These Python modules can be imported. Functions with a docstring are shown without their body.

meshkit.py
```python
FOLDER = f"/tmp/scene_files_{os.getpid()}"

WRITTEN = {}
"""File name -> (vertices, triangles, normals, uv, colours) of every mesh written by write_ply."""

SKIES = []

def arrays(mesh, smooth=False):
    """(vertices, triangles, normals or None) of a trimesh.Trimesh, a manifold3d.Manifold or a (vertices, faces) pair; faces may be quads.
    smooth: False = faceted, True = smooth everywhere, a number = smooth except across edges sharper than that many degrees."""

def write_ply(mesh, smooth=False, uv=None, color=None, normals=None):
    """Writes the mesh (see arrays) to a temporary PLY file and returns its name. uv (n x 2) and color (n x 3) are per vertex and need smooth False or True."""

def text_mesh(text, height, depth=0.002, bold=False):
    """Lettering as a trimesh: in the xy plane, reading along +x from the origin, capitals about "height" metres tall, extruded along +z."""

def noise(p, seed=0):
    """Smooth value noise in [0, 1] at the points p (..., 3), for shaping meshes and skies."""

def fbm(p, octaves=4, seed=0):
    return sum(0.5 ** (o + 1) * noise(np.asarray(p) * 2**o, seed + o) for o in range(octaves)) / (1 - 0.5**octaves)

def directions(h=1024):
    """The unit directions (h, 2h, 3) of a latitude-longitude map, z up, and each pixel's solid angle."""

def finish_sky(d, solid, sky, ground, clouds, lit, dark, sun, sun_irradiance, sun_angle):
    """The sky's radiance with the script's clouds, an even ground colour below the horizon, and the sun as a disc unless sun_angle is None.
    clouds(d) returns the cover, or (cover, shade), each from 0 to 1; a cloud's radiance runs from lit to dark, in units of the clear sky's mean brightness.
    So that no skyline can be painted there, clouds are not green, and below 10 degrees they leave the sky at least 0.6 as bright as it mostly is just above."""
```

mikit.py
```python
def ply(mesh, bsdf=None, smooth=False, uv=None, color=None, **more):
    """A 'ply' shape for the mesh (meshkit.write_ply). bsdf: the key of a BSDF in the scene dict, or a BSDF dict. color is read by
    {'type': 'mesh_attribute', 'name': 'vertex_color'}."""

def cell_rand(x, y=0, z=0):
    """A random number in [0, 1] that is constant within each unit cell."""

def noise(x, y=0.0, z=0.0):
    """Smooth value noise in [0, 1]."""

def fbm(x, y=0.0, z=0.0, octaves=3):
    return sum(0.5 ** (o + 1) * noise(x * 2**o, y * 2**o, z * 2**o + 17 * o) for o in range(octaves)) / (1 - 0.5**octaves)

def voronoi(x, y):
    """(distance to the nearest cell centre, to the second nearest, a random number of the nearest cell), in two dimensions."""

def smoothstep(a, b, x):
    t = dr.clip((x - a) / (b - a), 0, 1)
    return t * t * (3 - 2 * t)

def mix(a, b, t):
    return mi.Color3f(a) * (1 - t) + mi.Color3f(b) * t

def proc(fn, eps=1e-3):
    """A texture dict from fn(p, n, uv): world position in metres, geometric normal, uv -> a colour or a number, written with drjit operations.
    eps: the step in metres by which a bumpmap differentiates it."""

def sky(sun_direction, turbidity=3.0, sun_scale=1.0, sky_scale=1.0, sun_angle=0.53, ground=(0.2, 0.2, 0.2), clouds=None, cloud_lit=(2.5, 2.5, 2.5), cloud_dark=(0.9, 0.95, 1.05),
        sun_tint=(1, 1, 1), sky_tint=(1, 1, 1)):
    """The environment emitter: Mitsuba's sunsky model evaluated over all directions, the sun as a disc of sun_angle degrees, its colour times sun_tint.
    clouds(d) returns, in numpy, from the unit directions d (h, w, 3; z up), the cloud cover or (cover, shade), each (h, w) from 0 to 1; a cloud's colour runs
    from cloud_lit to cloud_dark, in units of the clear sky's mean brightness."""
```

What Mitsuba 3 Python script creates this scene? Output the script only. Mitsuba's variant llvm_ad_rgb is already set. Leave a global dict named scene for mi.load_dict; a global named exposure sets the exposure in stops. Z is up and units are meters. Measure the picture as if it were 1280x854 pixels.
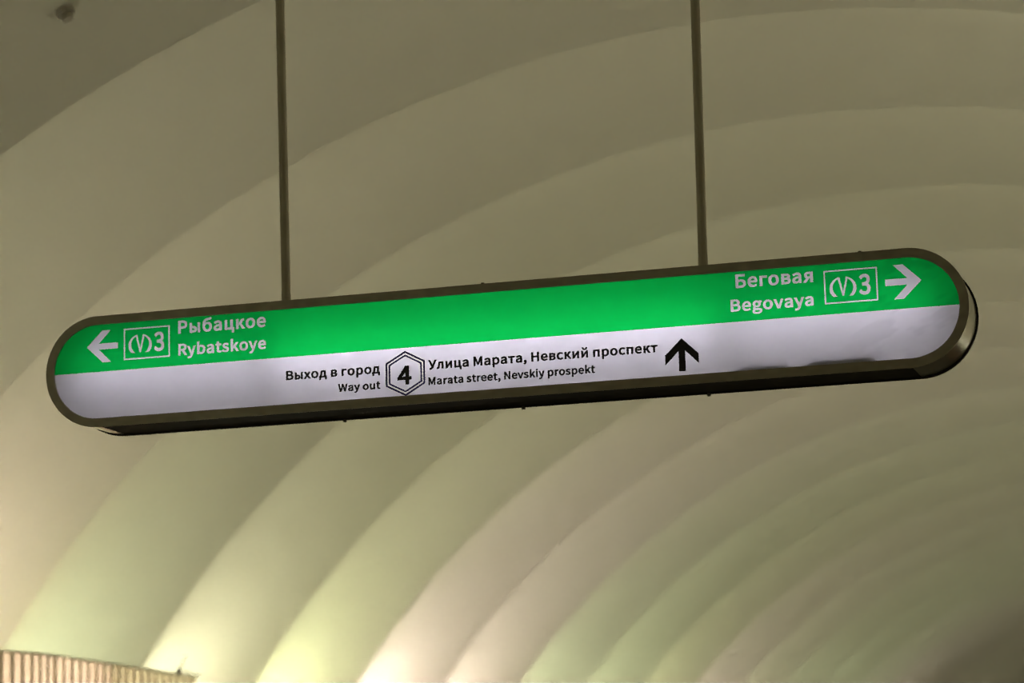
import math, random, numpy as np, trimesh, mitsuba as mi, drjit as dr, mikit, meshkit
from shapely import affinity, union_all
from shapely.geometry import Polygon, Point, LineString, box as sbox
from mikit import proc, noise, fbm, smoothstep, mix, ply
random.seed(4); rng = np.random.default_rng(4)
T = mi.ScalarTransform4f
scene, labels = {'type': 'scene'}, {}
A = np.array

# ---------------------------------------------------------------- camera, light, exposure
EYE = A([0, 0, 1.6])                                   # metres; the hall runs along +y, the floor is z = 0
RIGHT, UP, FWD = A([.95560508, .29371319, -.02348388]), A([.07724829, -.17282022, .98191948]), A([-.28434421, .94014134, .18783672])
scene['camera'] = {'type': 'thinlens', 'fov': 2 * math.degrees(math.atan(640 / 3573.86)), 'fov_axis': 'x',
                   'to_world': T().look_at(origin=EYE.tolist(), target=(EYE + FWD).tolist(), up=UP.tolist()),
                   'aperture_radius': .017, 'focus_distance': 7.16, 'near_clip': .05, 'far_clip': 200.}
exposure = 0.08
PINK, CREAM, GREEN, LIME = A([1, .85, .76]), A([.97, .95, .67]), A([.86, .96, .62]), A([.92, .99, .57])
LAMP = 23.                                             # radiance of a full-strength uplight
# one uplight in every bay of the vault, from the bay before the sign onwards: (tint, strength)
BAYS = {-6: (CREAM, .45), -5: (CREAM, .4), -4: (CREAM, .3), 0: (CREAM, 1.25), 1: (PINK, .42), 2: (GREEN, .36), 3: (CREAM, .74), 4: (LIME, .8), 5: (PINK, 1.08), 6: (PINK, .88),
        7: (GREEN, .64), 8: (GREEN, .66), 9: (LIME, .58), 10: (PINK, .6), 11: (CREAM, .56), 12: (GREEN, .54), 13: (GREEN, .52), 14: (GREEN, .52), 15: (PINK, .62), 17: (CREAM, .3), 18: (CREAM, .3), 19: (CREAM, .3)}
TUBE = 11.4                                             # radiance of the fluorescent tube inside the sign
TUBE_TINT = A([1.0, .92, 1.13])

# ---------------------------------------------------------------- helpers
def rgb(*c): return {'type': 'rgb', 'value': [float(x) for x in (c[0] if len(c) == 1 else c)]}
def mat(name, color, rough=.5, metal=0., spec=.5, bump=None, **kw):
    b = {'type': 'principled', 'base_color': color if isinstance(color, dict) else rgb(color), 'roughness': rough, 'metallic': metal, 'specular': spec, **kw}
    if bump: b = {'type': 'bumpmap', 'arbitrary': bump[0], 'scale': bump[1], 'nested': b}
    scene[name] = {'type': 'twosided', 'bsdf': b}
    return name
def key(name, parent=None):
    k = f'{parent}__{name}' if parent else name
    n, base = 0, k
    while k in scene or k in labels: n += 1; k = f'{base}_{n:03d}'
    return k
def obj(name, mesh, m, parent=None, smooth=False, label=None, **kw):
    k = key(name, parent)
    scene[k] = mesh if isinstance(mesh, dict) else ply(mesh, m, smooth, **kw)
    if label: labels[k] = {'label': label}
    return k
def tag(k, label=None, cat=None, group=None, kind=None):
    labels[k] = {a: b for a, b in (('label', label), ('category', cat), ('group', group), ('kind', kind)) if b}
def box(x0, x1, y0, y1, z0, z1):
    m = trimesh.creation.box((x1 - x0, y1 - y0, z1 - z0)); m.apply_translation(((x0 + x1) / 2, (y0 + y1) / 2, (z0 + z1) / 2)); return m
def cat(*m): return trimesh.util.concatenate(list(m))
def rod(a, b, r, n=16):
    return trimesh.creation.cylinder(radius=r, segment=[A(a, float), A(b, float)], sections=n)
def fourth(M, t): 
    m = np.eye(4); m[:3, :3] = M; m[:3, 3] = t; return m

# ---------------------------------------------------------------- materials
def plaster_color(p, n, uv):
    t = fbm(p.x * 1.3, p.y * 1.3, p.z * 1.3, octaves=4)
    return mix((.74, .713, .60), (.80, .777, .668), t)
mat('vault_plaster', proc(plaster_color), .85, spec=.2)
mat('floor_granite', proc(lambda p, n, uv: mix((.08, .075, .065), (.13, .12, .10), noise(p.x * 40, p.y * 40))), .5)
mat('red_mosaic', proc(lambda p, n, uv: mix((.24, .16, .12), (.33, .22, .17), mikit.cell_rand(dr.floor(p.y * 40), dr.floor(p.z * 40), dr.floor(p.x * 40)))), .4)
mat('ledge_stone', (.55, .50, .42), .6)
mat('lamp_grey', (.25, .25, .24), .5)
mat('frame_metal', proc(lambda p, n, uv: mix((.38, .35, .27), (.45, .415, .325), noise(p.x * 60, p.y * 60, p.z * 60))), .45, metal=.35)
mat('body_metal', (.29, .265, .205), .2, metal=1.)
mat('rail_metal', (.030, .026, .018), .6, spec=.12)
mat('gasket_black', (.015, .015, .014), .6)
mat('screw_dark', (.10, .09, .07), .4, metal=.6)
mat('rod_metal', proc(lambda p, n, uv: mix((.44, .40, .30), (.54, .49, .38), noise(p.x * 30, p.y * 30, p.z * 14))), .42, metal=.4)
mat('reflector_white', (.82, .82, .82), .6)
mat('liner_grey', (.34, .34, .34), .6)
mat('ink_black', (.012, .012, .016), .45)
mat('ink_navy', (.035, .03, .12), .45)
mat('rim_brown', (.78, .68, .52), .6)
mat('fitting_grey', (.36, .33, .27), .6)
mat('knob_dark', (.05, .05, .05), .5)

# ---------------------------------------------------------------- the vault: a round barrel of hollow bays with a sharp ridge between two of them
U = .15                                                # half the height of the sign
AX, AZ, RV = -13.7 * U, 1.6 - 8.929 * U, 29.892 * U    # axis and ridge radius of the vault
Y0, BAY = 56.888 * U, 9.609 * U                        # first ridge in view, width of a bay
SPRING = 1.6 + .56                                     # height of the ledge that the vault springs from
th0 = math.asin((SPRING - .06 - AZ) / RV)
def bay_depth(t, a=math.pi / 2):                       # 0 on the ridges, deepest in the middle of the bay; shallow at the crown, deep at the springing
    s = np.abs(a - math.pi / 2) / (math.pi / 2 - th0)
    return (.05 + .11 * s ** 1.5) * (1 - np.abs(2 * t - 1) ** 2.0)
nu, nv = 20, 96
tt = np.linspace(0, 1, nu + 1); th = np.linspace(math.pi - th0, th0, nv + 1)
rr = RV + bay_depth(tt[:, None], th)
PV = np.stack([AX + rr * np.cos(th), np.broadcast_to(tt[:, None] * BAY, (nu + 1, nv + 1)), AZ + rr * np.sin(th)], -1).reshape(-1, 3)
ii, jj = np.meshgrid(np.arange(nu), np.arange(nv), indexing='ij'); q = ii * (nv + 1) + jj
PF = np.stack([q, q + 1, q + nv + 2, q + nv + 1], -1).reshape(-1, 4)
panel = ply((PV, PF), 'vault_plaster', smooth=True)
K0, K1 = -7, 24
for k in range(K0, K1):
    obj('panel', {**panel, 'to_world': T().translate([0, Y0 + k * BAY, 0])}, None, 'ceiling')
tag('ceiling', 'cream plaster barrel vault of hollow ribbed bays', kind='structure')
YA, YB = Y0 + K0 * BAY, Y0 + K1 * BAY
HW = 3.12                                              # half width of the hall between its walls
WL, WR = AX - HW, AX + HW
for n, m, mt in (('floor', box(AX - 5.2, AX + 5.2, YA, YB, -.2, 0), 'floor_granite'),
                 ('wall_left', box(AX - 5.2, WL, YA, YB, 0, SPRING - .22), 'red_mosaic'), ('wall_right', box(WR, AX + 5.2, YA, YB, 0, SPRING - .22), 'red_mosaic'),
                 ('trim_1', box(AX - 5.2, WL + .03, YA, YB, SPRING - .22, SPRING), 'ledge_stone'), ('trim_2', box(WR - .03, AX + 5.2, YA, YB, SPRING - .22, SPRING), 'ledge_stone'),
                 ('wall_front', box(AX - 5.2, AX + 5.2, YB, YB + .3, -.2, 5.4), 'red_mosaic'), ('wall_back', box(AX - 5.2, AX + 5.2, YA - .3, YA, -.2, 5.4), 'red_mosaic')):
    tag(obj(n, m, mt), kind='structure')

# ---------------------------------------------------------------- uplights on both ledges, one to a bay
def uplight(k, side):
    tint, power = BAYS[k]
    x, y, z = AX + side * 3.72, Y0 + (k + LAMP_Y) * BAY, SPRING
    t = key('cove_uplight')
    tilt = math.radians(-20) * side
    R = trimesh.transformations.rotation_matrix(tilt, [0, 1, 0]); R[:3, 3] = (x, y, z + .035)
    body = cat(box(-.10, .10, -.43, .43, 0, .11), box(-.115, -.10, -.445, .445, .0, .117), box(.10, .115, -.445, .445, .0, .117))
    lens = trimesh.Trimesh([(-.095, -.425, .118), (.095, -.425, .118), (.095, .425, .118), (-.095, .425, .118)], [(0, 1, 2), (0, 2, 3)], process=False)
    foot = box(-.07, .07, -.34, .34, -.035, .02)
    for part, m in (('foot', foot), ('housing', body), ('lens', lens)):
        m.apply_transform(R)
        if part == 'lens': obj(part, ply(m, 'lamp_grey', emitter={'type': 'area', 'radiance': rgb(tint * LAMP * power * (1. if side < 0 else 1.3 if 0 <= k <= 2 else .35))}), None, t, label='glowing lens')
        else: obj(part, m, 'lamp_grey', t)
    return t
LAMP_Y = .47
def name_tint(k): return {id(PINK): 'pink', id(CREAM): 'cream', id(GREEN): 'pale green', id(LIME): 'yellow green'}[id(BAYS[k][0])]
for k in BAYS:
    t = uplight(k, -1)
    tag(t, name_tint(k) + ' uplight on the left ledge washing one bay of the vault', 'lamp', 'uplights on the ledge of the left wall')
for k in BAYS:
    t = uplight(k, 1)
    tag(t, name_tint(k) + ' uplight on the right ledge washing one bay of the vault', 'lamp', 'uplights on the ledge of the right wall')

# ---------------------------------------------------------------- ribbed glass shade standing on the ledge before the first uplights (bottom left)
scene['ribbed_glass'] = {'type': 'principledthin', 'base_color': rgb(.90, .80, .66), 'roughness': .5, 'diff_trans': 1.7, 'spec_trans': 0.}
SH = key('cove_lamp_shade')
ztop = 1.6 + .95
SX, SY = -5.107, 10.42
path = [(SX, SY + .075 * (i + .5), 0., .075) for i in range(18, -1, -1)]                   # straight run, far end first
RC = .62
for i in range(16):                                                                         # rounded near end
    a = (i + .5) * .052 / RC
    path.append((SX - RC + RC * math.cos(a), SY - RC * math.sin(a), a, .052))
an = np.linspace(-math.pi / 2, math.pi / 2, 11)
for x, y, a, pitch in path:
    prof = np.stack([.34 * pitch * np.cos(an), -(pitch / 2) * np.sin(an)], -1)
    V = np.vstack([np.c_[prof, np.full(11, SPRING)], np.c_[prof, np.full(11, ztop)]])
    R = fourth([[math.cos(a), math.sin(a), 0], [-math.sin(a), math.cos(a), 0], [0, 0, 1]], (x, y, 0))
    m = trimesh.Trimesh(V, [t for i in range(10) for t in ((i, i + 1, i + 12), (i, i + 12, i + 11))], process=False); m.apply_transform(R)
    obj('flute', m, 'ribbed_glass', SH, smooth=True)
    st = box(.004, .30 * pitch, -pitch / 2 - .0075, -pitch / 2 + .0075, SPRING, ztop + .008); st.apply_transform(R)
    obj('seam', st, 'rim_brown', SH)
    rm = trimesh.creation.extrude_polygon(Polygon(np.vstack([prof * 1.04, (prof * [.6, .9])[::-1]])).buffer(0), .010, engine='earcut')
    rm.apply_translation((0, 0, ztop)); rm.apply_transform(R)
    obj('rim', rm, 'rim_brown', SH)
obj('divider', box(SX - .42, SX - .03, 10.93, 10.945, SPRING, ztop - .02), 'ledge_stone', SH)
tag(SH, 'ribbed glass lamp shade with scalloped brown rim on the ledge at lower left', 'lamp shade')
for ya, yb, tint in ((9.95, 10.89, A([1., .80, .66])), (10.98, 11.80, A([.95, .95, .58]))):
    obj('tube', ply(rod((SX - .16, ya, SPRING + .14), (SX - .16, yb, SPRING + .14), .013, 12), 'lamp_grey', smooth=40, emitter={'type': 'area', 'radiance': rgb(tint * 15.)}), None, SH, label='fluorescent tube')
WC = key('wire_clip')
kb = trimesh.creation.icosphere(2, .010); kb.apply_scale((1, 1, 1.3)); kb.apply_translation((-5.1, 11.669, 1.6 + .974))
obj('knob', cat(kb, rod((-5.1, 11.669, 1.6 + .974), (-5.1, 11.669, ztop), .005, 8)), 'knob_dark', WC)
obj('wire', rod((-5.1, 11.669, 2.574), (-5.1, 11.745, 2.651), .0018, 6), 'knob_dark', WC)
obj('wire', rod((-5.1, 11.69, 2.576), (-5.1, 11.905, 2.569), .0022, 6), 'knob_dark', WC)
tag(WC, 'tiny dark clip with two thin wires standing on the rim of the ribbed glass shade', 'clip')

# small dark fitting in the vault, far upper left
pd = A([-3.852, 7.920, 1.6 + 2.7686])
while math.hypot(pd[0] - AX, pd[2] - AZ) < RV + bay_depth((pd[1] - Y0) / BAY % 1, math.atan2(pd[2] - AZ, pd[0] - AX)): pd = EYE + (pd - EYE) * 1.0005
n0 = A([AX, pd[1], AZ]) - pd; n0 /= np.linalg.norm(n0); base = pd - n0 * .012
obj('ceiling_fitting', cat(rod(base, base + n0 * .03, .032, 20), rod(base + n0 * .03, base + n0 * .05, .02, 16)), 'fitting_grey')
tag('ceiling_fitting', 'small dark round fitting in the vault above the sign, far upper left', 'fitting')

# ---------------------------------------------------------------- the hanging sign.  Local frame: u right, w back, v up, in half heights of the sign
MS = A([[.99991550, -.01299963, 0], [.0129987, .99984351, -.01199971], [.00015599, .0119987, .999928]])
C0 = A([-13.719398, 46.11598, 8.654238])
XF = np.eye(4); XF[:3, :3] = MS * U; XF[:3, 3] = MS @ C0 * U + [0, 0, 1.6]
def place(m):
    m = m.copy(); m.apply_transform(XF); return m
L, D = 7.2288, 1.26
def stadium(r, l=L, n=40): return LineString([(-l, 0), (l, 0)]).buffer(r, quad_segs=n)
def sheet(poly, w, front=True):                        # a flat polygon in the plane w, facing the viewer
    ms = []
    for g in getattr(poly, 'geoms', [poly]):
        if g.geom_type != 'Polygon' or g.area < 1e-7: continue
        v, f = trimesh.creation.triangulate_polygon(g, engine='earcut')
        ms.append(trimesh.Trimesh(np.c_[v[:, 0], np.full(len(v), w), v[:, 1]], f[:, ::1] if front else f[:, ::-1], process=False))
    return cat(*ms)
def slab(poly, w0, w1):
    ms = []
    for g in getattr(poly, 'geoms', [poly]):
        if g.area < 1e-7: continue
        m = trimesh.creation.extrude_polygon(g, w1 - w0, engine='earcut')
        m.apply_transform(A([[1, 0, 0, 0], [0, 0, -1, w1], [0, 1, 0, 0], [0, 0, 0, 1.]])); ms.append(m)
    return cat(*ms)
def acrylic(name, color, trans=1.0):
    scene[name] = {'type': 'principledthin', 'base_color': color, 'roughness': .35, 'diff_trans': trans, 'spec_trans': 0.}
def smudged(base):
    b = A(base)
    def fn(p, n, uv):                                  # faint wipe marks and dirt at the right end of the panel
        u = (p.x + 2.154) / U
        v = (p.z - 2.981) / U
        s = fbm((u * .45 + v * .9) * 2.2, (v * .45 - u * .25) * 9, 3., octaves=3)
        k = smoothstep(5.6, 7.2, u) * smoothstep(.5, .72, s) * .10 + .03 * fbm(u * 3, v * 3, 1.)
        return mi.Color3f(b.tolist()) * (1 - k)
    return proc(fn)
acrylic('acrylic_white', smudged((.72, .72, .72)))
acrylic('acrylic_green', smudged((.004, .50, .07)))
acrylic('acrylic_back', rgb(.86, .86, .86), 1.5)

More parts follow.
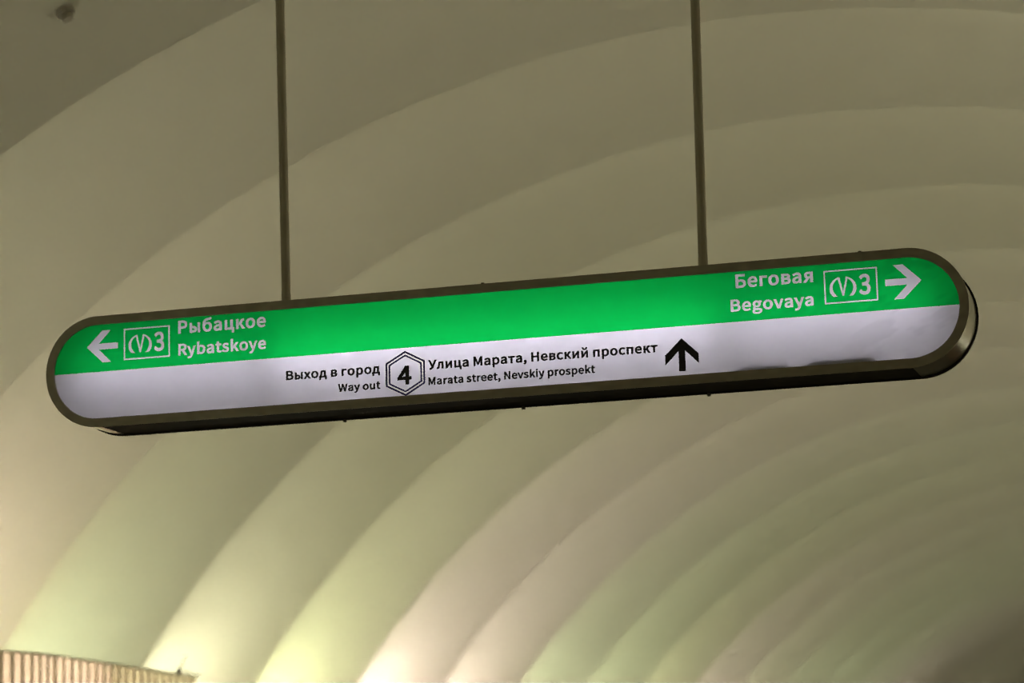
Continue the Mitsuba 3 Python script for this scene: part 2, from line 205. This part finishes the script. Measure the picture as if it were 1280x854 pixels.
GL = {" ":[224,[]],",":[278,[[75,-190,55,-145,55,-135,90,-118,125,-85,145,-50,153,-20,153,-3,118,0,95,12,82,27,75,47,78,85,95,110,118,122,170,122,200,100,215,70,220,47,220,-13,213,-48,190,-98,148,-148,143,-148,118,-170,80,-190]]],"3":[555,[[78,42,30,85,30,90,75,148,123,105,172,78,208,68,248,62,290,65,332,78,358,93,388,125,405,172,405,225,395,260,378,288,355,308,308,330,245,342,178,345,178,415,238,418,293,430,335,452,358,475,370,495,380,528,380,580,365,620,340,648,312,663,285,670,230,670,192,660,160,645,158,640,138,630,130,620,125,620,105,600,65,645,57,660,120,708,167,730,215,742,308,742,342,735,390,715,438,675,460,638,472,595,472,528,460,485,438,448,400,413,370,395,345,388,345,380,388,368,423,348,462,310,482,278,495,240,500,192,492,138,472,90,435,45,430,45,423,35,418,35,400,20,345,-2,290,-12,210,-10,143,8]]],"4":[555,[[35,288,40,290,48,307,72,340,75,350,160,475,162,485,192,525,195,535,220,568,223,577,248,610,250,620,280,660,283,670,308,702,320,727,325,732,425,732,425,275,525,275,525,202,425,200,425,0,340,0,340,202,20,202,20,265,25,267],[118,275,340,275,340,555,345,632,340,632,335,617,330,615,283,522,278,520,248,470,240,465,240,460,120,285]]],"B":[658,[[100,732,355,732,415,725,453,715,500,692,512,680,518,680,548,645,560,620,570,577,570,532,562,495,550,465,545,462,535,442,502,412,462,395,462,390,480,387,525,370,528,365,555,350,575,330,575,325,588,312,607,265,612,198,607,162,590,115,585,112,570,85,545,60,540,60,520,42,465,17,395,2,100,0],[192,75,368,75,420,85,472,110,502,142,520,190,518,255,498,295,465,322,438,335,398,345,355,350,192,350],[192,422,363,425,410,437,445,457,470,490,480,538,478,572,460,612,435,635,415,645,378,655,332,660,192,660]]],"M":[812,[[100,732,213,732,280,538,285,532,293,502,298,497,305,467,310,462,318,432,322,428,330,397,335,392,342,362,348,358,355,327,370,295,405,188,410,188,410,195,415,200,460,345,465,350,472,380,478,385,485,415,490,420,597,730,710,732,710,0,625,0,625,460,638,620,630,617,578,460,572,455,555,397,550,392,545,370,540,365,535,342,530,337,525,315,520,310,502,252,498,247,492,225,488,220,482,198,478,192,472,170,467,165,435,73,375,73,370,80,345,157,332,182,328,205,322,210,318,232,312,237,308,260,302,265,298,288,293,292,288,315,283,320,278,342,272,348,228,480,223,485,182,607,178,612,178,620,172,620,185,425,185,0,100,0]]],"N":[722,[[100,732,198,730,225,678,238,662,242,648,248,645,252,630,265,615,270,600,283,585,288,570,293,568,298,552,302,550,315,522,338,490,342,475,348,472,360,445,372,430,388,397,392,395,405,367,418,352,432,320,438,317,450,290,462,275,482,230,488,227,542,120,548,120,548,127,535,272,535,732,622,732,622,0,525,0,500,50,488,65,462,115,450,130,425,180,413,195,388,245,375,260,350,310,345,312,322,358,318,360,295,405,290,408,285,422,262,455,182,612,178,612,178,585,188,452,188,0,100,0]]],"R":[635,[[100,732,365,732,410,727,445,720,500,698,520,680,525,680,555,648,575,607,585,562,585,495,572,442,550,400,520,367,467,335,423,322,423,315,428,312,450,267,455,265,467,237,480,222,485,207,490,205,495,190,507,175,512,160,518,157,550,95,562,80,578,47,590,32,605,0,500,2,498,12,492,15,488,30,482,32,478,47,472,50,467,65,462,68,458,82,453,85,448,100,442,102,438,117,432,120,428,135,423,137,418,152,413,155,408,170,402,172,398,188,392,190,388,205,382,207,378,222,372,225,368,240,363,242,358,257,353,260,348,275,342,277,325,310,192,310,192,0,100,0],[192,385,368,387,415,400,450,420,478,452,492,495,492,560,485,585,472,607,440,635,390,652,350,658,192,658]]],"W":[878,[[123,730,200,330,240,100,248,97,298,337,312,385,355,565,360,572,398,732,485,732,588,332,632,115,638,95,642,95,682,332,760,710,760,725,762,732,850,732,700,0,588,0,475,445,442,607,435,605,402,447,293,12,293,0,180,0,25,732]]],"a":[562,[[70,75,60,113,60,168,70,205,88,235,125,270,170,295,235,318,315,335,392,345,390,385,380,423,365,448,332,473,285,483,233,478,185,462,145,442,123,425,115,425,82,488,102,498,105,503,172,535,233,552,270,558,340,555,375,545,415,523,440,498,455,468,460,465,480,393,482,0,408,0,402,55,400,65,395,65,355,32,298,3,238,-12,178,-10,145,0,108,23,80,55],[375,283,260,260,225,248,185,225,158,195,148,165,148,128,160,95,178,78,205,65,268,62,305,73,335,88,363,110,368,110,375,120,380,120,392,132,392,283]]],"b":[618,[[93,798,185,795,185,572,180,485,190,488,215,510,255,530,258,535,305,552,330,558,392,555,442,540,485,512,512,483,545,423,560,370,568,305,565,230,548,152,528,108,518,98,510,80,500,73,500,68,458,27,400,-2,355,-12,312,-12,278,-5,215,25,178,57,172,57,165,0,93,0],[215,435,185,408,185,118,190,118,198,108,230,90,233,85,280,68,338,65,382,80,402,98,408,98,440,138,455,170,467,215,472,255,470,332,460,382,442,423,420,450,415,450,395,468,353,480,308,480,252,460,250,455,240,452,220,435]]],"e":[555,[[62,178,53,235,53,308,68,380,85,423,90,425,110,462,160,513,165,513,182,528,235,550,272,558,320,558,390,540,392,535,428,518,460,485,490,432,505,383,512,325,512,283,507,250,143,250,143,230,150,192,172,140,195,115,195,110,200,110,213,95,218,95,235,80,285,62,342,60,408,75,460,103,475,68,480,65,490,45,485,37,432,10,360,-10,285,-12,218,3,160,32,110,80,78,135],[143,315,432,315,428,375,408,428,395,440,395,445,372,465,330,483,268,483,223,465,210,452,205,452,178,423,160,393,148,358]]],"g":[565,[[60,-155,55,-140,50,-110,57,-62,70,-37,90,-17,90,-12,130,18,130,25,112,35,95,57,82,93,82,130,90,155,105,180,118,190,118,195,143,213,143,218,112,245,112,250,95,270,72,332,70,370,75,410,88,448,105,478,135,510,140,510,155,525,195,545,233,555,298,558,335,550,348,542,540,542,540,473,432,473,460,430,472,385,470,318,460,285,435,243,390,202,360,188,318,175,255,173,190,190,175,175,160,145,160,110,165,98,172,93,172,88,202,73,228,68,420,65,480,50,510,32,535,5,545,-17,550,-42,550,-80,545,-102,520,-152,495,-180,490,-180,472,-198,415,-227,332,-247,242,-250,167,-237,115,-215,75,-180],[192,0,180,-2,145,-40,132,-70,130,-97,135,-120,150,-145,167,-160,192,-172,215,-180,265,-188,310,-188,355,-180,385,-170,420,-150,442,-127,458,-100,458,-52,450,-37,438,-25,418,-15,380,-7,228,-7],[160,335,178,288,215,250,255,235,293,235,320,243,345,258,363,275,380,305,390,345,390,383,380,423,363,452,350,465,315,485,295,490,255,490,228,483,202,468,185,450,170,425,160,390]]],"i":[275,[[160,658,115,658,100,665,82,688,78,707,80,737,88,752,100,765,115,772,150,775,167,770,178,760,182,760,195,742,200,717,195,690,182,670],[93,542,185,542,185,0,93,0]]],"k":[552,[[93,795,182,795,182,258,192,263,192,268,225,302,225,308,235,315,235,320,245,328,245,332,255,340,255,345,265,353,265,358,308,405,308,410,318,418,318,423,328,430,328,435,338,442,338,448,348,455,348,460,358,468,358,473,368,480,368,485,390,508,390,512,400,520,400,525,415,542,518,542,498,520,498,515,485,505,485,500,472,490,472,485,460,475,460,470,448,460,438,442,425,432,425,428,413,418,413,413,400,402,400,398,388,388,378,370,365,360,365,355,353,345,353,340,340,330,338,320,382,255,415,198,430,180,432,170,438,167,445,150,472,113,475,103,507,57,540,0,440,3,288,258,280,258,268,245,268,240,252,228,252,223,238,210,238,205,182,145,182,0,93,0]]],"o":[605,[[62,178,53,235,53,308,62,365,75,402,95,442,102,448,115,470,160,513,215,542,278,558,328,558,398,540,442,515,482,480,482,475,507,448,535,393,550,335,555,260,550,208,532,145,498,83,460,42,455,42,428,20,378,-2,328,-12,260,-10,208,5,162,30,125,62,125,68,110,80,93,113,88,115],[338,478,268,478,223,458,195,432,195,428,178,408,160,370,153,342,145,262,155,190,167,155,190,118,218,90,242,75,275,65,308,62,342,68,378,83,413,113,413,118,430,138,455,202,460,235,460,310,450,360,438,393,432,395,418,425,390,452,355,473]]],"p":[620,[[180,47,185,-37,185,-230,93,-230,93,542,167,542,175,480,180,480,208,505,245,525,248,530,280,545,315,555,375,558,415,550,448,538,450,533,465,528,470,520,485,513,512,483,540,435,560,370,568,305,565,230,550,160,528,108,518,98,510,80,500,73,500,68,458,28,413,3,370,-10,310,-12,275,-5,225,18,223,23,195,37,188,47],[185,118,190,118,198,108,202,108,220,93,255,75,295,65,338,65,372,75,395,88,420,110,420,115,440,138,462,192,470,230,470,332,455,398,430,440,408,460,365,478,308,480,280,473,240,452,185,408]]],"r":[388,[[93,542,167,542,175,445,180,445,190,468,215,495,215,500,245,528,285,550,315,558,353,558,390,545,372,468,345,475,302,475,260,458,218,415,185,355,185,0,93,0]]],"s":[468,[[32,60,62,108,70,113,70,118,80,123,88,113,93,113,112,95,170,68,233,57,280,62,305,73,330,95,338,108,345,138,338,175,310,205,260,233,200,253,150,275,148,280,132,285,110,305,105,305,82,330,65,370,62,425,72,462,90,493,118,520,158,542,223,558,272,558,322,548,385,520,405,503,410,503,415,498,413,488,405,483,405,478,375,440,365,442,330,468,322,468,300,480,242,488,200,480,180,470,160,450,150,428,150,390,160,370,175,355,220,330,310,298,360,272,382,253,388,253,413,223,430,175,430,123,420,88,395,47,355,15,322,0,260,-12,208,-12,145,0,85,25,82,30,68,35,38,60]]],"t":[378,[[108,468,27,468,27,538,112,542,123,695,200,695,200,542,348,542,345,468,200,468,200,133,205,110,215,90,242,68,260,62,305,62,345,75,363,15,360,5,283,-12,220,-10,188,0,165,13,140,38,132,55,128,57,115,93,108,145]]],"u":[608,[[85,542,175,542,178,163,190,115,202,95,228,75,252,68,302,68,350,85,372,105,378,105,425,158,425,542,515,542,515,0,440,0,432,85,428,85,425,78,390,42,385,42,375,30,370,30,353,15,322,0,272,-12,228,-12,175,0,140,22,120,45,102,78,93,108,85,153]]],"v":[520,[[62,410,57,415,53,438,48,442,12,542,110,540,160,390,160,380,218,215,218,205,233,168,255,85,258,78,265,75,308,205,308,215,418,542,507,542,418,283,413,278,402,240,398,235,388,198,382,192,372,155,355,115,345,78,340,73,330,35,325,30,318,0,208,0,138,202,132,208,128,230,102,290,95,320,70,380]]],"y":[520,[[78,-235,38,-225,38,-218,55,-152,82,-160,125,-157,153,-145,180,-120,210,-70,230,-10,230,3,12,542,110,540,272,88,278,88,280,93,320,242,413,518,418,542,507,542,302,-55,265,-135,242,-162,242,-167,213,-198,178,-220,123,-235]]],"Б":[648,[[100,732,552,732,552,655,192,655,192,425,363,425,450,412,488,400,532,375,560,350,560,345,578,325,592,290,600,255,597,167,575,105,570,102,560,82,512,40,465,17,415,5,372,0,100,0],[192,75,388,78,432,90,467,110,495,142,510,190,510,245,502,275,490,298,460,325,398,348,355,352,192,352]]],"В":[658,[[100,732,355,732,415,725,453,715,500,692,512,680,518,680,548,645,560,620,570,577,570,532,562,495,550,465,545,462,535,442,502,412,462,395,462,390,480,387,525,370,528,365,555,350,575,330,575,325,588,312,607,265,612,198,607,162,590,115,585,112,570,85,545,60,540,60,520,42,465,17,395,2,100,0],[192,75,368,75,420,85,472,110,502,142,520,190,518,255,498,295,465,322,438,335,398,345,355,350,192,350],[192,422,363,425,410,437,445,457,470,490,480,538,478,572,460,612,435,635,415,645,378,655,332,660,192,660]]],"М":[812,[[100,732,213,732,280,538,285,532,293,502,298,497,305,467,310,462,318,432,322,428,330,397,335,392,342,362,348,358,355,327,370,295,405,188,410,188,410,195,415,200,460,345,465,350,472,380,478,385,485,415,490,420,597,730,710,732,710,0,625,0,625,460,638,620,630,617,578,460,572,455,555,397,550,392,545,370,540,365,535,342,530,337,525,315,520,310,502,252,498,247,492,225,488,220,482,198,478,192,472,170,467,165,435,73,375,73,370,80,345,157,332,182,328,205,322,210,318,232,312,237,308,260,302,265,298,288,293,292,288,315,283,320,278,342,272,348,228,480,223,485,182,607,178,612,178,620,172,620,185,425,185,0,100,0]]],"Н":[728,[[100,732,192,732,192,425,535,425,535,732,628,732,628,0,535,0,535,345,192,345,192,0,100,0]]],"Р":[632,[[100,732,348,732,398,727,450,715,507,688,545,652,570,607,582,558,585,507,572,435,540,375,505,342,455,315,375,295,192,292,192,0,100,0],[192,367,360,370,410,382,453,408,467,425,482,452,492,500,490,555,480,587,467,607,442,630,418,642,380,652,338,658,192,658]]],"У":[575,[[97,80,150,73,182,78,205,87,235,120,255,175,200,292,200,300,190,315,190,322,180,337,180,345,170,360,170,367,160,382,160,390,150,405,150,412,140,428,140,435,130,450,130,457,120,472,120,480,110,495,110,502,100,518,100,525,90,540,90,548,80,562,80,570,70,585,70,592,60,607,60,615,50,630,50,638,40,652,40,660,30,675,30,682,20,698,20,705,10,720,8,732,105,730,135,652,158,607,162,587,185,542,190,522,213,478,218,457,233,430,238,410,245,400,248,385,298,262,302,262,350,405,365,435,368,450,382,480,385,495,400,525,402,540,418,570,420,585,435,615,438,630,453,660,478,732,572,732,572,725,545,665,505,558,498,548,498,540,492,535,453,428,445,418,400,298,392,288,348,167,340,157,330,125,295,60,258,20,218,-3,175,-13,123,-13,80,-3]]],"а":[562,[[70,75,60,113,60,168,70,205,88,235,125,270,170,295,235,318,315,335,392,345,390,385,380,423,365,448,332,473,285,483,233,478,185,462,145,442,123,425,115,425,82,488,102,498,105,503,172,535,233,552,270,558,340,555,375,545,415,523,440,498,455,468,460,465,480,393,482,0,408,0,402,55,400,65,395,65,355,32,298,3,238,-12,178,-10,145,0,108,23,80,55],[375,283,260,260,225,248,185,225,158,195,148,165,148,128,160,95,178,78,205,65,268,62,305,73,335,88,363,110,368,110,375,120,380,120,392,132,392,283]]],"б":[608,[[138,62,105,108,85,153,68,223,60,288,60,388,68,475,82,550,102,608,125,650,150,678,150,683,190,718,225,735,228,740,288,763,365,780,440,790,485,802,512,815,530,738,525,728,465,705,363,690,280,670,235,648,202,618,178,572,167,542,155,480,153,435,158,435,158,440,185,468,190,468,198,478,202,478,220,493,258,510,295,520,360,522,390,518,428,505,462,485,495,455,495,450,505,443,505,438,520,420,548,345,555,275,552,225,548,192,530,135,498,78,450,30,415,13,413,8,355,-10,288,-12,245,-5,190,18,188,23,167,33],[148,268,160,192,182,138,188,135,198,115,235,83,262,70,310,62,350,68,382,83,415,113,415,118,430,135,448,175,458,220,458,318,445,365,432,390,402,425,372,443,348,450,278,450,223,428,200,408,195,408,148,355]]],"в":[568,[[93,542,332,542,375,538,413,528,445,513,480,480,492,455,500,425,500,388,492,358,478,330,462,315,430,295,410,290,410,285,445,275,480,255,500,235,520,195,525,160,520,113,505,78,480,47,435,20,368,3,93,0],[182,65,328,65,368,73,395,85,420,108,432,138,432,182,423,205,395,230,342,248,182,250],[182,315,315,315,372,330,398,350,408,368,410,418,405,432,380,460,338,475,182,478]]],"г":[460,[[93,542,430,542,430,468,185,468,185,0,93,0]]],"д":[595,[[30,-192,22,-25,22,75,53,75,70,90,90,125,100,155,125,293,153,540,490,542,490,75,570,73,560,-192,480,-190,480,0,110,0,110,-192],[225,468,202,255,190,185,175,132,148,75,400,75,400,468]]],"е":[555,[[62,178,53,235,53,308,68,380,85,423,90,425,110,462,160,513,165,513,182,528,235,550,272,558,320,558,390,540,392,535,428,518,460,485,490,432,505,383,512,325,512,283,507,250,143,250,143,230,150,192,172,140,195,115,195,110,200,110,213,95,218,95,235,80,285,62,342,60,408,75,460,103,475,68,480,65,490,45,485,37,432,10,360,-10,285,-12,218,3,160,32,110,80,78,135],[143,315,432,315,428,375,408,428,395,440,395,445,372,465,330,483,268,483,223,465,210,452,205,452,178,423,160,393,148,358]]],"и":[630,[[93,0,93,542,180,542,180,238,172,118,178,118,190,135,192,145,215,175,245,230,345,375,348,385,353,388,453,542,540,542,540,0,450,0,450,283,460,428,450,422,448,413,438,402,435,392,398,338,388,315,308,200,305,190,300,188,180,3]]],"й":[630,[[93,542,180,542,180,238,172,118,178,118,190,135,192,145,215,175,245,230,345,375,348,385,353,388,453,542,540,542,540,0,450,0,450,283,460,428,450,423,448,413,438,402,435,392,398,338,388,315,308,200,305,190,300,188,180,3,93,0],[143,812,218,812,223,768,230,745,242,725,262,708,300,695,338,695,378,710,398,730,410,755,418,790,418,812,492,812,492,792,478,735,460,702,438,678,432,678,413,660,382,648,342,640,295,640,235,655,202,675,182,695,158,738,148,770]]],"к":[555,[[93,542,185,542,185,320,290,320,290,328,300,342,300,350,310,365,310,373,320,388,320,395,350,455,350,462,355,465,365,490,385,513,385,518,410,540,445,555,498,558,515,550,500,465,462,468,445,460,430,445,405,400,405,393,395,378,395,370,388,360,358,283,540,0,440,0,430,23,420,32,418,42,408,52,405,62,395,73,385,95,375,105,372,115,363,125,360,135,350,145,348,155,342,158,340,168,330,178,328,188,318,198,315,208,310,210,290,245,185,245,185,0,93,0]]],"л":[592,[[10,-5,27,80,42,75,62,75,82,83,102,103,118,138,130,213,167,542,500,542,500,0,410,0,410,468,240,468,205,165,192,105,180,70,160,35,135,10,115,-2,80,-12,40,-12]]],"о":[605,[[62,178,53,235,53,308,62,365,75,402,95,442,102,448,115,470,160,513,215,542,278,558,328,558,398,540,442,515,482,480,482,475,507,448,535,393,550,335,555,260,550,208,532,145,498,83,460,42,455,42,428,20,378,-2,328,-12,260,-10,208,5,162,30,125,62,125,68,110,80,93,113,88,115],[338,478,268,478,223,458,195,432,195,428,178,408,160,370,153,342,145,262,155,190,167,155,190,118,218,90,242,75,275,65,308,62,342,68,378,83,413,113,413,118,430,138,455,202,460,235,460,310,450,360,438,393,432,395,418,425,390,452,355,473]]],"п":[618,[[93,542,525,542,525,0,435,0,435,468,185,468,185,0,93,0]]],"р":[620,[[180,47,185,-37,185,-230,93,-230,93,542,167,542,175,480,180,480,208,505,245,525,248,530,280,545,315,555,375,558,415,550,448,538,450,533,465,528,470,520,485,513,512,483,540,435,560,370,568,305,565,230,550,160,528,108,518,98,510,80,500,73,500,68,458,28,413,3,370,-10,310,-12,275,-5,225,18,223,23,195,37,188,47],[185,118,190,118,198,108,202,108,220,93,255,75,295,65,338,65,372,75,395,88,420,110,420,115,440,138,462,192,470,230,470,332,455,398,430,440,408,460,365,478,308,480,280,473,240,452,185,408]]],"с":[510,[[55,213,53,308,57,342,72,395,82,410,85,423,90,425,95,440,108,452,112,465,150,503,155,503,175,520,202,535,255,552,288,558,338,558,398,542,440,520,470,495,470,490,462,485,462,480,455,475,455,470,438,452,428,435,415,440,388,462,338,480,280,478,228,455,192,423,165,378,153,340,145,280,148,230,162,170,180,135,208,103,250,75,285,65,318,62,355,68,378,75,408,90,442,118,465,85,467,75,482,57,442,25,395,3,330,-12,280,-12,248,-7,213,3,180,18,178,23,150,37,140,50,135,50,93,103,65,168]]],"т":[515,[[210,468,30,468,30,542,485,542,485,468,302,468,302,0,210,0]]],"х":[498,[[15,0,68,80,70,90,85,108,100,138,115,155,118,165,132,182,148,213,162,230,165,240,180,258,182,268,192,278,192,288,188,290,185,300,170,318,167,328,153,345,150,355,135,373,132,383,118,400,115,410,100,428,97,438,88,448,85,458,70,475,68,485,53,503,30,542,128,542,145,518,148,508,158,498,160,488,165,485,167,475,178,465,188,442,198,432,202,418,208,415,215,395,220,392,252,332,260,332,293,400,298,402,308,428,312,430,320,450,335,470,372,542,467,542,453,513,448,510,432,480,408,445,405,435,395,425,385,402,348,348,345,338,335,328,318,293,308,283,305,270,315,260,318,250,358,195,360,185,400,130,402,120,408,118,482,0,382,0,245,223,235,220,230,205,225,202,220,188,215,185,210,170,205,168,200,153,195,150,188,130,182,128,178,113,172,110,158,78,145,62,112,0]]],"ц":[620,[[93,542,185,542,185,75,428,75,428,542,518,542,518,75,597,73,588,-192,510,-192,510,0,93,0]]],"ы":[752,[[570,542,660,542,660,0,570,0],[93,542,185,542,185,342,290,342,353,332,382,322,418,303,438,285,438,280,458,258,475,202,472,128,462,98,445,68,405,32,353,10,293,0,93,0],[388,188,372,230,353,250,318,265,260,272,185,272,185,73,298,75,335,85,363,103,380,128,388,158]]],"я":[575,[[38,0,200,223,198,230,170,238,130,262,102,293,85,328,78,365,80,418,93,458,97,460,105,478,145,513,178,528,218,538,258,542,482,542,482,0,390,0,390,215,288,215,288,210,280,205,270,185,262,180,252,160,245,155,230,128,223,122,213,103,205,98,205,93,188,73,140,0],[278,473,228,462,202,450,178,422,170,402,170,358,182,328,213,300,252,285,295,280,390,280,390,473]]]}
def glyph(ch, bold):
    adv, rings = GL[ch]
    if not rings: return adv / 1000, None
    ps = [Polygon(A(r).reshape(-1, 2) / 1000) for r in rings]
    g = Polygon()
    for p in sorted((p.buffer(0) for p in ps), key=lambda p: -p.area): g = g.symmetric_difference(p)
    return adv / 1000, g.buffer(bold, join_style='mitre', mitre_limit=1.6)
def text(s, u0, u1, base, cap, bold, track=1.4):
    x, words = 0., []
    for word in s.split(' '):
        gs = []
        for ch in word:
            a, g = glyph(ch, bold)
            gs.append(affinity.translate(g, x, 0)); x += a + bold * track
        words.append(union_all(gs)); x += .224
    b0, b1 = words[0].bounds[0], words[-1].bounds[2]
    sy = cap / (.733 + 2 * bold); sx = (u1 - u0) / (b1 - b0)
    return [affinity.affine_transform(g, [sx, 0, 0, sy, u0 - b0 * sx, base + bold * sy]) for g in words]
def ring(poly, wd): return poly.difference(poly.buffer(-wd, join_style='mitre'))
def logo(u0, u1, v0, v1):                              # two horns and a V between them
    def half(sgn):
        a = np.linspace(0, 1, 25)
        def arc(p0, p1, p2, p3): return np.outer((1 - a) ** 3, p0) + np.outer(3 * a * (1 - a) ** 2, p1) + np.outer(3 * a ** 2 * (1 - a), p2) + np.outer(a ** 3, p3)
        # unit box: x 0..1, y 0..1
        outer = arc((.345, 1.0), (-.09, .80), (-.10, .22), (.13, 0.))
        inner = arc((.285, .0), (.035, .26), (.04, .74), (.335, .895))
        leg = Polygon([(.345, 1.0), (.5, .06), (.5, .26), (.40, .86), (.385, .97)]).union(Polygon([(.30, .97), (.36, 1.0), (.52, .02), (.47, .02), (.315, .88)]))
        g = Polygon(np.vstack([outer, inner])).buffer(0).union(leg)
        return g if sgn > 0 else affinity.scale(g, -1, 1, origin=(.5, 0))
    g = union_all([half(1), half(-1)])
    return affinity.affine_transform(g, [u1 - u0, 0, 0, v1 - v0, u0, v0])
def digit(ch, u0, u1, v0, v1, bold):
    g = glyph(ch, bold)[1]; b = g.bounds
    return affinity.affine_transform(g, [(u1 - u0) / (b[2] - b[0]), 0, 0, (v1 - v0) / (b[3] - b[1]), u0 - b[0] * (u1 - u0) / (b[2] - b[0]), v0 - b[1] * (v1 - v0) / (b[3] - b[1])])
ARROW = [(7.472, .449), (7.175, .738), (7.008, .738), (7.238, .504), (6.872, .504), (6.872, .394), (7.238, .394), (7.003, .160), (7.168, .160)]
right_arrow = Polygon(ARROW); left_arrow = affinity.translate(affinity.scale(right_arrow, -1, 1, origin=(0, 0)), .024, 0)
up_arrow = Polygon([(3.405, -.213), (3.687, -.488), (3.687, -.652), (3.459, -.424), (3.459, -.772), (3.346, -.772), (3.346, -.424), (3.114, -.652), (3.114, -.488)])
def badge(u0, u1, left):
    return (ring(sbox(u0, .168, u1, .735), .026), logo(u0 + .098, u0 + .532, .284, .612), digit('3', u0 + .582, u0 + .776, .281, .632, .030))
white = {'arrow': [left_arrow, right_arrow], 'badge_border': [], 'badge_emblem': [], 'badge_number': []}
for u0, u1 in ((-6.735, -5.852), (5.853, 6.747)):
    for n, g in zip(('badge_border', 'badge_emblem', 'badge_number'), badge(u0, u1, u0 < 0)): white[n].append(g)
white['lettering'] = [*text('Рыбацкое', -5.692, -4.035, .564, .236, .034), *text('Rybatskoye', -5.692, -4.035, .172, .211, .034),
                      *text('Беговая', 4.362, 5.675, .564, .236, .034), *text('Begovaya', 4.262, 5.668, .166, .211, .034)]
black = [*text('Выход в город', -3.667, -1.938, -.415, .163, .030), *text('Way out', -2.71, -1.937, -.688, .134, .030),
         *text('Улица Марата, Невский проспект', -1.06, 2.987, -.417, .163, .030), *text('Marata street, Nevskiy prospekt', -1.065, 1.893, -.690, .136, .030)]
four = digit('4', -1.622, -1.368, -.648, -.322, .034)
hexo = Polygon([(-1.478, -.061), (-1.124, -.252), (-1.124, -.648), (-1.478, -.846), (-1.834, -.662), (-1.834, -.257)])
hex_poly = ring(hexo, .028).union(ring(hexo.buffer(-.055, join_style='mitre'), .026))

S = key('hanging_sign')
tag(S, 'long rounded green and white backlit direction sign hanging from two rods under the vault', 'sign')
FACE, VB = .035, -.0053
window = stadium(.88)
allwhite = union_all([g for gs in white.values() for g in gs])
green = window.intersection(sbox(-9, VB, 9, 2)).difference(allwhite)
obj('green_panel', place(sheet(green, FACE)), 'acrylic_green', S, label='lit green upper half')
obj('white_panel', place(sheet(window.intersection(sbox(-9, -2, 9, VB)), FACE)), 'acrylic_white', S, label='lit white lower half')
for n, gs in white.items():
    for g in gs: obj(n, place(sheet(g, FACE)), 'acrylic_white', S)
for g in black: obj('lettering', place(slab(g, FACE - .008, FACE - .003)), 'ink_black', S, label='black lettering')
obj('exit_number', place(slab(four, FACE - .008, FACE - .003)), 'ink_black', S)
obj('hexagon', place(slab(hex_poly, FACE - .008, FACE - .003)), 'ink_navy', S, label='double navy hexagon outline')
obj('arrow', place(slab(up_arrow, FACE - .008, FACE - .003)), 'ink_black', S, label='black arrow pointing up')
RI = 1 - .1551
obj('front_frame', place(slab(stadium(1.0).difference(stadium(RI)), 0, .045)), 'frame_metal', S, smooth=30)
obj('back_frame', place(slab(stadium(1.0).difference(stadium(RI)), D - .07, D)), 'frame_metal', S, smooth=30)
obj('gasket', place(slab(stadium(1.006).difference(stadium(.93)), D - .105, D - .07)), 'gasket_black', S, smooth=30, label='thin black seal')
obj('gasket', place(slab(stadium(.985).difference(stadium(.93)), .045, .085)), 'gasket_black', S, smooth=30, label='thin black seal')
shell = stadium(.975).difference(stadium(.945))
for x0, x1, n in ((-9, -L - .004, 'end_cap'), (L + .004, 9, 'end_cap')):
    obj(n, place(slab(shell.intersection(sbox(x0, -2, x1, 2)), .085, D - .105)), 'body_metal', S, smooth=30)
obj('bottom_rail', place(slab(shell.intersection(sbox(-L, -2, L, 0)), .085, D - .105)), 'rail_metal', S)
obj('top_rail', place(slab(shell.intersection(sbox(-L, 0, L, 2)), .085, D - .105)), 'rail_metal', S)
obj('back_panel', place(sheet(stadium(.88), D - .035)), 'acrylic_back', S)
obj('liner', place(slab(stadium(.945).difference(stadium(.93)), .05, D - .07)), 'liner_grey', S, smooth=30)
for a, b, s in ((-4.0, 4.0, 1.0), (-7.7, -4.3, .62), (4.3, 7.7, .66)):                      # three fluorescent tubes in a row
    m = place(rod((a, .60, .03), (b, .60, .03), .087, 20))
    obj('tube', ply(m, 'reflector_white', smooth=40, emitter={'type': 'area', 'radiance': rgb(TUBE_TINT * TUBE * s)}), None, S, label='fluorescent tube')
for a, b, h in ((4.30, 5.2, -.745), (5.52, 6.62, -.72)):
    obj('ballast', place(slab(sbox(a, -.925, b, h), FACE + .05, FACE + .30)), 'lamp_grey', S)
for u, v, w in ((-3.004, -.985, D - .2), (.291, -.985, D - .2), (3.591, -.985, D - .2)):
    obj('screw', place(rod((u, w + .12, v), (u, w + .12, v - .055), .035, 12)), 'screw_dark', S)
for u in (-.052, 6.473):
    obj('screw', place(rod((u, .04, .99), (u, .04, 1.022), .03, 12)), 'screw_dark', S)
# hanger rods, a little out of plumb as in the photograph
for ub, vb_, ut, vt in ((-3.871, 1.137, -3.916, 6.671), (3.695, 1.151, 3.737, 5.815)):
    s = (ut - ub) / (vt - vb_)
    pt = lambda v: (XF @ A([ub + s * (v - vb_), D / 2, v, 1]))[:3]
    top = 2.
    for _ in range(4000):
        p = pt(top); t_ = (p[1] - Y0) / BAY % 1
        if math.hypot(p[0] - AX, p[2] - AZ) > RV + bay_depth(t_, math.atan2(p[2] - AZ, p[0] - AX)) - .005: break
        top += .01
    h = obj('hanger_rod', rod(pt(.95), pt(top), .0122, 20), 'rod_metal', S, smooth=40)
    obj('coupling', rod(pt(.95), pt(1.24), .0128, 20), 'rod_metal', h, smooth=40)
    obj('ceiling_rose', rod(pt(top - .35), pt(top), .045, 24), 'rod_metal', h, smooth=40)
